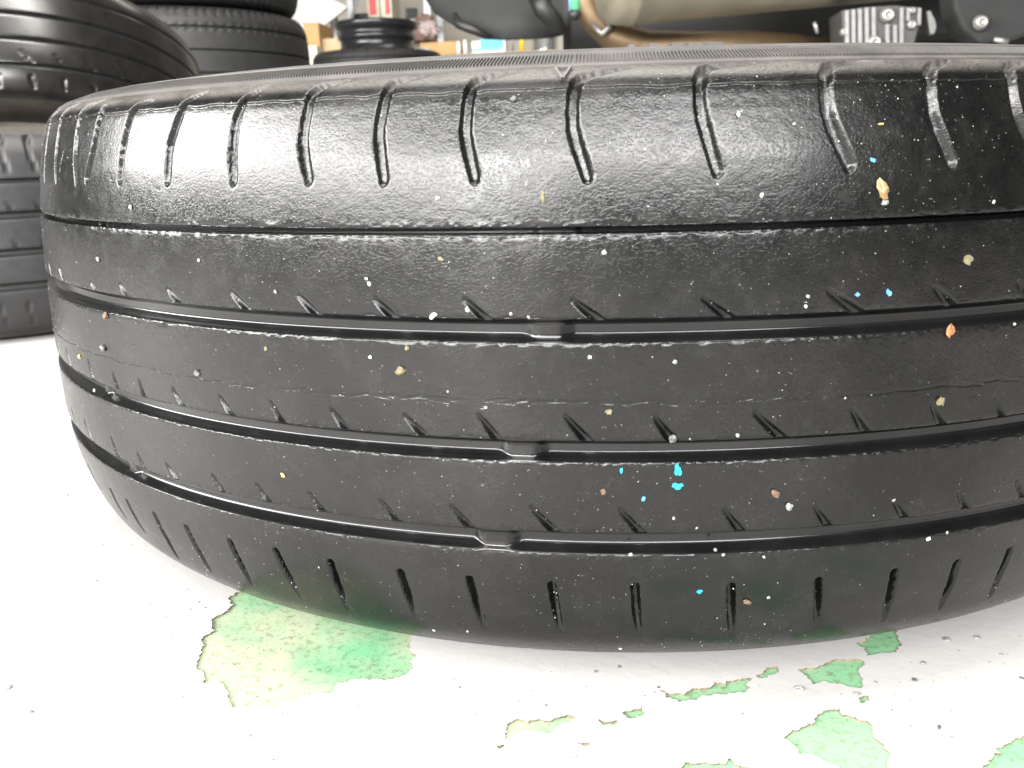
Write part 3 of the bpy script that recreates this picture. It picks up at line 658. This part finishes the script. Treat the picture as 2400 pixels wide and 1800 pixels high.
# ------------------------------------------------------------------ shelf, bench and clutter at the back
grey_m = plain('grey_shelf_metal', (.33, .34, .35), .45, .3); wood = plain('plywood', (.42, .30, .17), .6, 0, .2, 12); card = plain('cardboard', (.43, .27, .12), .8, 0, .12, 10); white = plain('white_plastic', (.78, .78, .76), .35, 0, .05); black = plain('black_plastic', (.02, .02, .02), .45)
red = plain('red_print', (.62, .05, .04), .5, 0, .1); bluem = plain('blue_print', (.03, .36, .66), .4, 0, .15, 6); yel = plain('yellow_plastic', (.85, .52, .02), .35, 0, .1); jarm = plain('silver_can', (.7, .69, .66), .22, .9, .2, 20); ragm = plain('brown_rag', (.16, .10, .085), .9, 0, .4, 25); ragp = plain('grey_pink_rag', (.36, .29, .28), .9, 0, .3, 25); cream = plain('cream_board', (.62, .58, .47), .7, 0, .1)
YB = 5.0
def px(x, Y): return at(x, 100, Y).x
def pz(y, Y, x=1000): return at(x, y, Y).z
# bench
TOP = pz(131, YB, 1000)
bn = empty('workbench', (px(1050, YB), YB+.3, 0)); tag(bn, 'wooden workbench with cluttered top behind the low tyre stack', 'workbench')
wx0, wx1 = px(690, YB), px(1460, YB); bw = wx1-wx0; bc = (wx0+wx1)/2-bn.location.x
bm = bmesh.new(); box(bm, (bc, 0, TOP-.02), (bw, .7, .04)); bm_obj('bench_top', bm, wood, bn, False, .004)
for sx in (-1, 1):
    for sy in (-1, 1):
        bm = bmesh.new(); box(bm, (bc+sx*(bw/2-.06), sy*.3, (TOP-.04)/2), (.07, .07, TOP-.04)); bm_obj('leg', bm, cream, bn)
# metal shelf behind the bench
YS = 6.2
sh_ = empty('storage_shelf', (px(915, YS), YS, 0)); tag(sh_, 'grey metal storage shelf with boxes behind the workbench', 'shelf')
sx0, sx1 = px(808, YS)-sh_.location.x, px(1021, YS)-sh_.location.x
for x in (sx0, sx1):
    for y in (-.22, .22):
        bm = bmesh.new(); box(bm, (x, y, 1.0), (.045, .045, 2.0)); bm_obj('post', bm, grey_m, sh_)
for z in (.35, .80, pz(52, YS), 1.75):
    bm = bmesh.new(); box(bm, ((sx0+sx1)/2, 0, z-.016), (sx1-sx0-.05, .40, .03)); bm_obj('shelf_board', bm, grey_m, sh_)
bm = bmesh.new(); tube(bm, [(sx0+.03, -.25, .85), (sx0+.32, -.25, 1.5)], .012, 8); bm_obj('brace', bm, grey_m, sh_)
SZ = pz(52, YS)
def boxy(name, mat, x0, x1, y0, y1, Y, dep, label, cat, bottom=None, rot=0, bev=.006):
    a, b = at(x0, y1, Y), at(x1, y0, Y); z0 = a.z if bottom is None else bottom
    bm = bmesh.new(); box(bm, (0, 0, (b.z-z0)/2), (abs(b.x-a.x), dep, b.z-z0)); o = bm_obj(name, bm, mat, None, False, bev); o.location = ((a.x+b.x)/2, Y+dep/2, z0); o.rotation_euler.z = rot
    return tag(o, label, cat)
o = boxy('box', cream, 862, 884, -60, 52, YS-.12, .25, 'tall cream and red carton on the metal shelf beside a white tube', 'carton', SZ)
bm = bmesh.new(); w_, h_ = abs(at(884, 0, YS).x-at(862, 0, YS).x), abs(pz(-60, YS)-pz(40, YS)); box(bm, (.0, -.1265, .05+h_/2), (w_*.72, .004, h_)); bm_obj('red_panel', bm, red, o)
o = boxy('box', cream, 893, 914, -60, 52, YS-.12, .25, 'tall red panelled carton on the metal shelf left of bare wall', 'carton', SZ)
o['label'] = 'cream carton with a red front beside the taller carton on the metal shelf'
bm = bmesh.new(); box(bm, (.012, -.1265, .05+h_/2), (w_*.45, .004, h_)); bm_obj('red_panel', bm, red, o)
boxy('box', black, 826, 860, 30, 52, YS-.15, .2, 'small black box on the shelf seen over the bare wheel', 'box', SZ)
# slanted white panel lamp with a bright tube along its edge
pl = empty('panel_board', (px(757, 5.6), 5.6, 0)); tag(pl, 'white board leaning aslant beside the tall tyre stack', 'board')
A, B_, C_, D_ = at(690, -40, 5.55), at(812, 20, 5.6), at(752, 66, 5.5), at(650, 30, 5.5)
bm = bmesh.new(); f0 = [bm.verts.new(p-pl.location) for p in (A, B_, C_, D_)]; f1 = [bm.verts.new(p-pl.location+Vector((0, .03, 0))) for p in (A, B_, C_, D_)]
bm.faces.new(f0); bm.faces.new(f1[::-1])
for i in range(4): bm.faces.new((f0[i], f1[i], f1[(i+1) % 4], f0[(i+1) % 4]))
bm_obj('panel', bm, plain('off_white_board', (.55, .54, .51), .5, 0, .05), pl)
bm = bmesh.new(); tube(bm, [A-pl.location-Vector((0, .02, 0)), B_-pl.location-Vector((0, .02, 0))], .014, 10); bm_obj('edge_rail', bm, white, pl)
bm = bmesh.new(); box(bm, (px(700, 5.6)-pl.location.x, .1, .55), (.05, .05, 1.1)); bm_obj('stand', bm, grey_m, pl)
boxy('cardboard_box', card, 716, 746, 52, 131, YB+.1, .3, 'brown cardboard box at the bench end beside the tall stack', 'box', TOP)
boxy('cardboard_box', card, 985, 1072, 96, 131, YB+.2, .25, 'flat tan cardboard box on the bench under crumpled rags', 'box', TOP)
boxy('bin', cream, 722, 742, 106, 160, YB-.35, .1, 'narrow cream upright post in front of the bench', 'post', 0)
boxy('wood_offcut', wood, 748, 806, 88, 131, YB+.15, .25, 'light wooden block stack on the bench left of the wheel', 'block', TOP)
boxy('white_card', white, 962, 1005, 111, 145, 4.62, .012, 'white card standing in front of the bench by the bare wheel', 'card', 0, .12, .001)
boxy('monitor', black, 951, 976, 18, 52, YS-.2, .04, 'thin black screen on the metal shelf', 'screen', SZ, .4)
def rag(name, mat, x, y, Y, a, b, label):
    p = at(x, y, Y); bm = bmesh.new(); bmesh.ops.create_icosphere(bm, subdivisions=4, radius=1); r_ = random.Random(x)
    ph = [(r_.uniform(-4, 4), r_.uniform(-4, 4), r_.uniform(-4, 4), r_.uniform(0, 6)) for _ in range(6)]
    for v in bm.verts:
        j = 1+sum(.09*math.sin(3*(v.co.x*q[0]+v.co.y*q[1]+v.co.z*q[2])+q[3]) for q in ph); v.co = Vector((v.co.x*a*j, v.co.y*a*.8*j, v.co.z*b*j))
    o = bm_obj(name, bm, mat, None, True); o.location = p; tag(o, label, 'rag')
rag('rag', ragm, 996, 50, YB+.25, .055, .04, 'dark brown rag on top of the heaped rags'); rag('rag', ragp, 1003, 70, YB+.2, .06, .045, 'greyish pink rag in the heap on the bench'); rag('rag', ragm, 985, 88, YB+.22, .10, .035, 'wide dark rag at the bottom of the heap')
def bottle(x, y0, label):
    p0 = at(x, 131, YB+.12); h = pz(y0, YB+.12)-TOP; b = empty('bottle', (p0.x, YB+.12, TOP)); tag(b, label, 'bottle')
    bm = bmesh.new(); r = .0125; lathe(bm, [(0.001, 0), (r, 0), (r, h*.8), (r*.6, h*.9), (r*.6, h*.92), (.001, h*.92)], 20); bm_obj('bottle_body', bm, white, b, True)
    bm = bmesh.new(); lathe(bm, [(.001, h*.9), (r*.7, h*.9), (r*.7, h), (.001, h)], 16); bm_obj('cap', bm, white, b, True)
bottle(1076, 100, 'slim white bottle nearer the rags on the bench'); bottle(1091, 97, 'slim white bottle nearer the blue and white carton')
o = boxy('carton', white, 1106, 1184, 93, 131, YB, .15, 'white and blue carton on the bench beside the slim bottles', 'carton', TOP)
bm = bmesh.new(); W_ = abs(px(1184, YB)-px(1106, YB)); box(bm, (.02, -.0765, .055), (W_*.7, .004, .05)); bm_obj('blue_label', bm, bluem, o)
bm = bmesh.new(); box(bm, (-.01, -.0765, .022), (W_*.9, .004, .012)); bm_obj('blue_stripe', bm, bluem, o)
def rod(x, r, mat, label, nm):
    p = at(x, 131, YB+.1); bm = bmesh.new(); tube(bm, [(0, 0, 0), (.006, 0, pz(60, YB)-TOP)], [r, r], 14); o = bm_obj(nm, bm, mat, None, True); o.location = (p.x, YB+.1, TOP); tag(o, label, 'rod')
rod(1202, .007, grey_m, 'thin grey metal rod standing on the bench', 'rod'); rod(1223, .0135, yel, 'bright yellow rod standing on the bench beside the silver can', 'rod')
p = at(1277, 131, YB+.05); can = empty('paint_can', (p.x, YB+.05, TOP)); tag(can, 'shiny silver can on the bench under the black bumper', 'can')
h = pz(86, YB)-TOP; bm = bmesh.new(); lathe(bm, [(.001, 0), (.078, 0), (.08, .006), (.078, .01), (.078, h*.72), (.06, h*.95), (.056, h), (.001, h)], 32); bm_obj('can_body', bm, jarm, can, True)
bm = bmesh.new(); lathe(bm, [(.06, h*.93), (.064, h*.94), (.064, h*.99), (.05, h*1.0)], 32); bm_obj('lid', bm, jarm, can, True)

# ------------------------------------------------------------------ underside of the raised car
ubk = plain('black_underbody', (.007, .007, .007), .5, 0, .3, 6, .001); muf = plain('dull_muffler_steel', (.40, .36, .27), .38, .75, .18, 9, .0006); pipe = plain('heat_tinted_pipe', (.125, .085, .045), .5, .6, .35, 7); alu = plain('cast_aluminium', (.20, .195, .19), .5, .3, .18, 60, .0006); bolt_m = plain('bolt_steel', (.34, .33, .31), .42, .7, .2, 40); panel_m = plain('grey_black_plastic', (.014, .0145, .0145), .8, 0, .2, 20)
car = empty('raised_car', (.9, 3.0, 0)); tag(car, 'dark car raised off the floor, its muffler, exhaust pipe and finned casing showing', 'car')
CO = Vector(car.location)
def cpart(name, bm, mat, smooth=True, bevel=0, parent=None):
    o = bm_obj(name, bm, mat, parent or car, smooth, bevel)
    if parent is None: o.matrix_parent_inverse = Matrix.Translation(-CO)
    return o
# floor pan and sills
zf = pz(-60, 2.6, 1900)
bm = bmesh.new(); box(bm, (1.25, 3.5, zf+.25), (1.75, 4.2, .3)); cpart('floor_pan', bm, ubk, False, .03)
bm = bmesh.new(); xa, xb, za = px(1318, 2.75), px(2480, 2.75), pz(112, 2.75, 1900); box(bm, ((xa+xb)/2, 3.0, (za+zf+.2)/2), (xb-xa, .5, zf+.2-za)); cpart('subframe', bm, ubk, False, .03)
# bumper shell: a swept curved skin with thickness
def skin(rows, th, name, mat, parent=None):
    bm = bmesh.new(); m_, n_ = len(rows), len(rows[0]); A = [[bm.verts.new(p) for p in r] for r in rows]; B = [[bm.verts.new(Vector(p)+Vector((0, th, 0))) for p in r] for r in rows]
    for i in range(m_-1):
        for j in range(n_-1): bm.faces.new((A[i][j], A[i][j+1], A[i+1][j+1], A[i+1][j])); bm.faces.new((B[i][j], B[i+1][j], B[i+1][j+1], B[i][j+1]))
    for i in range(m_-1):
        for j in (0, n_-1): bm.faces.new((A[i][j], A[i+1][j], B[i+1][j], B[i][j]))
    for j in range(n_-1):
        for i in (0, m_-1): bm.faces.new((A[i][j], B[i][j], B[i][j+1], A[i][j+1]))
    return cpart(name, bm, mat, True, 0, parent)
edge = [(985,-60),(998,0),(1018,32),(1055,55),(1090,72),(1130,88),(1180,90),(1240,88),(1290,85),(1318,78),(1334,60),(1336,20)]
rows = []
for k in range(7):
    t = k/6; rows.append([at(x*(1-t)+(1190+(x-1190)*.9)*t, y+(-240-y)*t, 2.1+.05*math.sin(t*3)+.16*abs(x-1200)/200*(1-t)+.10*t) for x, y in edge])
skin(rows, .05, 'bumper', panel_m)
bm = bmesh.new(); tube(bm, [at(1066, 34, 2.14), at(1075, 56, 2.12), at(1105, 68, 2.1), at(1150, 88, 2.11)], [.008, .014, .014, .006], 10); cpart('bumper_edge_trim', bm, ubk)
bm = bmesh.new(); tube(bm, [at(1262, -10, 2.06), at(1275, 25, 2.05), at(1300, 50, 2.06), at(1322, 72, 2.1)], [.03, .028, .024, .012], 10); cpart('bumper_bracket', bm, ubk)
# muffler: an oval drum slung crosswise
def drum(c0, c1, rx, rz_, name, mat):
    bm = bmesh.new(); ax = (c1-c0); L_ = ax.length; X = ax.normalized(); Z = Vector((0, 0, 1)); Z = (Z-X*Z.dot(X)).normalized(); Y = Z.cross(X); rings = []
    for t, s_ in ((0, .55), (.004, .8), (.02, .95), (.045, 1), (.06, 1.0), (.065, 1.03), (.075, 1.03), (.08, 1), (.92, 1), (.925, 1.03), (.935, 1.03), (.94, 1), (.98, .95), (1, .6)):
        rings.append([bm.verts.new(c0+ax*t+Y*math.cos(a)*rx*s_+Z*math.sin(a)*rz_*s_) for a in [2*math.pi*k/40 for k in range(40)]])
    for a, b in zip(rings, rings[1:]):
        for k in range(40): bm.faces.new((a[k], a[(k+1) % 40], b[(k+1) % 40], b[k]))
    bm.faces.new(rings[0]); bm.faces.new(rings[-1]); return cpart(name, bm, mat)
mz = .115
drum(at(1405, -45, 2.0), at(2320, -125, 2.25), .16, mz, 'muffler', muf)
bm = bmesh.new(); pts = [at(1368, -60, 2.25), at(1372, 0, 2.25), at(1395, 45, 2.24), at(1440, 88, 2.23), at(1520, 110, 2.22), at(1640, 113, 2.22), at(1760, 112, 2.24), at(1860, 118, 2.3), at(1960, 132, 2.4)]
tube(bm, pts, [.04, .04, .042, .045, .047, .047, .047, .046, .045], 24); cpart('exhaust_pipe', bm, pipe)
bm = bmesh.new(); q = [at(1392, 60, 2.18), at(1412, 78, 2.17), at(1428, 66, 2.17), at(1424, 50, 2.18)]; tube(bm, q, .009, 10); cpart('pipe_clamp', bm, bolt_m)
bm = bmesh.new(); tube(bm, [at(1348, -40, 2.05), at(1348, 30, 2.05)], [.013, .013], 12); cpart('shock_absorber', bm, plain('green_enamel', (.07, .34, .16), .4, 0, .2))
bm = bmesh.new(); tube(bm, [at(1336, -40, 2.06), at(1336, 26, 2.06)], [.004, .004], 8); cpart('brake_line', bm, plain('blue_grey_sleeve', (.18, .26, .42), .4))
bm = bmesh.new(); bmesh.ops.create_icosphere(bm, subdivisions=3, radius=.017, matrix=Matrix.Translation(at(1347, 34, 2.05))); cpart('ball_joint', bm, ubk)
# finned differential case
YD = 2.0
def poly_prism(name, pts, Y, dep, mat, parent=None, bevel=.004):
    bm = bmesh.new(); a = [bm.verts.new(at(x, y, Y)) for x, y in pts]; b = [bm.verts.new(at(x, y, Y)+Vector((0, dep, 0))) for x, y in pts]
    bm.faces.new(a); bm.faces.new(b[::-1]); n = len(a)
    for i in range(n): bm.faces.new((a[i], b[i], b[(i+1) % n], a[(i+1) % n]))
    return cpart(name, bm, mat, False, bevel, parent)
case = poly_prism('differential_case', [(1972,24),(2030,17),(2100,13),(2158,17),(2157,56),(2142,110),(1984,118),(1976,80)], YD, .16, plain('shaded_cast_aluminium', (.05, .049, .048), .55, .2, .2, 60))  # casing coloured darker so the gaps between the fins look shaded
def sub(name, bm, mat, smooth=True):
    o = bm_obj(name, bm, mat, case, smooth); o.matrix_parent_inverse = Matrix.Identity(4); return o
for x0, x1, y0, y1 in [(1978,1985,26,112),(1993,2000,24,114),(2008,2015,22,114),(2024,2031,20,114),(2040,2047,19,114),(2072,2079,58,112),(2090,2097,60,112),(2106,2113,20,112),(2122,2128,20,50),(2148,2154,20,60)]:
    bm = bmesh.new(); a = [at(x, y, YD) for x, y in ((x0, y0), (x1+2, y0), (x1+2+(-1 if x0 > 2100 else 1), y1), (x0+(-1 if x0 > 2100 else 1), y1))]
    f = [bm.verts.new(p+Vector((0, -.012, 0))) for p in a]; b = [bm.verts.new(p+Vector((0, .004, 0))) for p in a]; bm.faces.new(f)
    for i in range(4): bm.faces.new((f[i], f[(i+1) % 4], b[(i+1) % 4], b[i]))
    sub('cooling_fin', bm, alu, False)
def bolt_at(x, y, Y, r, parent_case=True):
    bm = bmesh.new(); m_ = Matrix.Translation(at(x, y, Y)) @ Matrix.Rotation(math.pi/2, 4, 'X')
    lathe(bm, [(.0005, .004), (r*.35, .004), (r*.4, .010), (r*.75, .011), (r*.95, .006), (r, 0), (r*1.15, -.002), (r*1.15, -.006)], 24, False, m_)
    return sub('bolt', bm, bolt_m) if parent_case else cpart('bolt', bm, bolt_m)
bolt_at(2081, 35, YD-.012, .0165); bolt_at(2050, 99, YD-.012, .0165); bolt_at(1978, 75, YD-.004, .009); bolt_at(2136, 58, YD-.008, .011); bolt_at(2138, 25, YD-.004, .008)
poly_prism('bracket', [(2172,24),(2184,24),(2186,46),(2196,50),(2194,66),(2192,80),(2180,82),(2176,56)], 2.02, .02, plain('grey_cast_bracket', (.16, .16, .15), .5, .5))
poly_prism('suspension_arm', [(2230,-60),(2440,-60),(2440,70),(2380,96),(2300,104),(2256,70),(2236,20)], 2.02, .12, panel_m, None, .012)
bolt_at(2300, 52, 2.0, .0165, False)
bm = bmesh.new(); tube(bm, [at(2330, 92, 2.0), at(2362, 98, 2.0)], [.006, .009], 10); cpart('arm_bush', bm, bolt_m)
bm = bmesh.new(); tube(bm, [at(1908, 52, 2.12), at(1912, 62, 2.12), at(1916, 78, 2.12)], [.005, .006, .004], 8); cpart('hose_clip', bm, bolt_m)
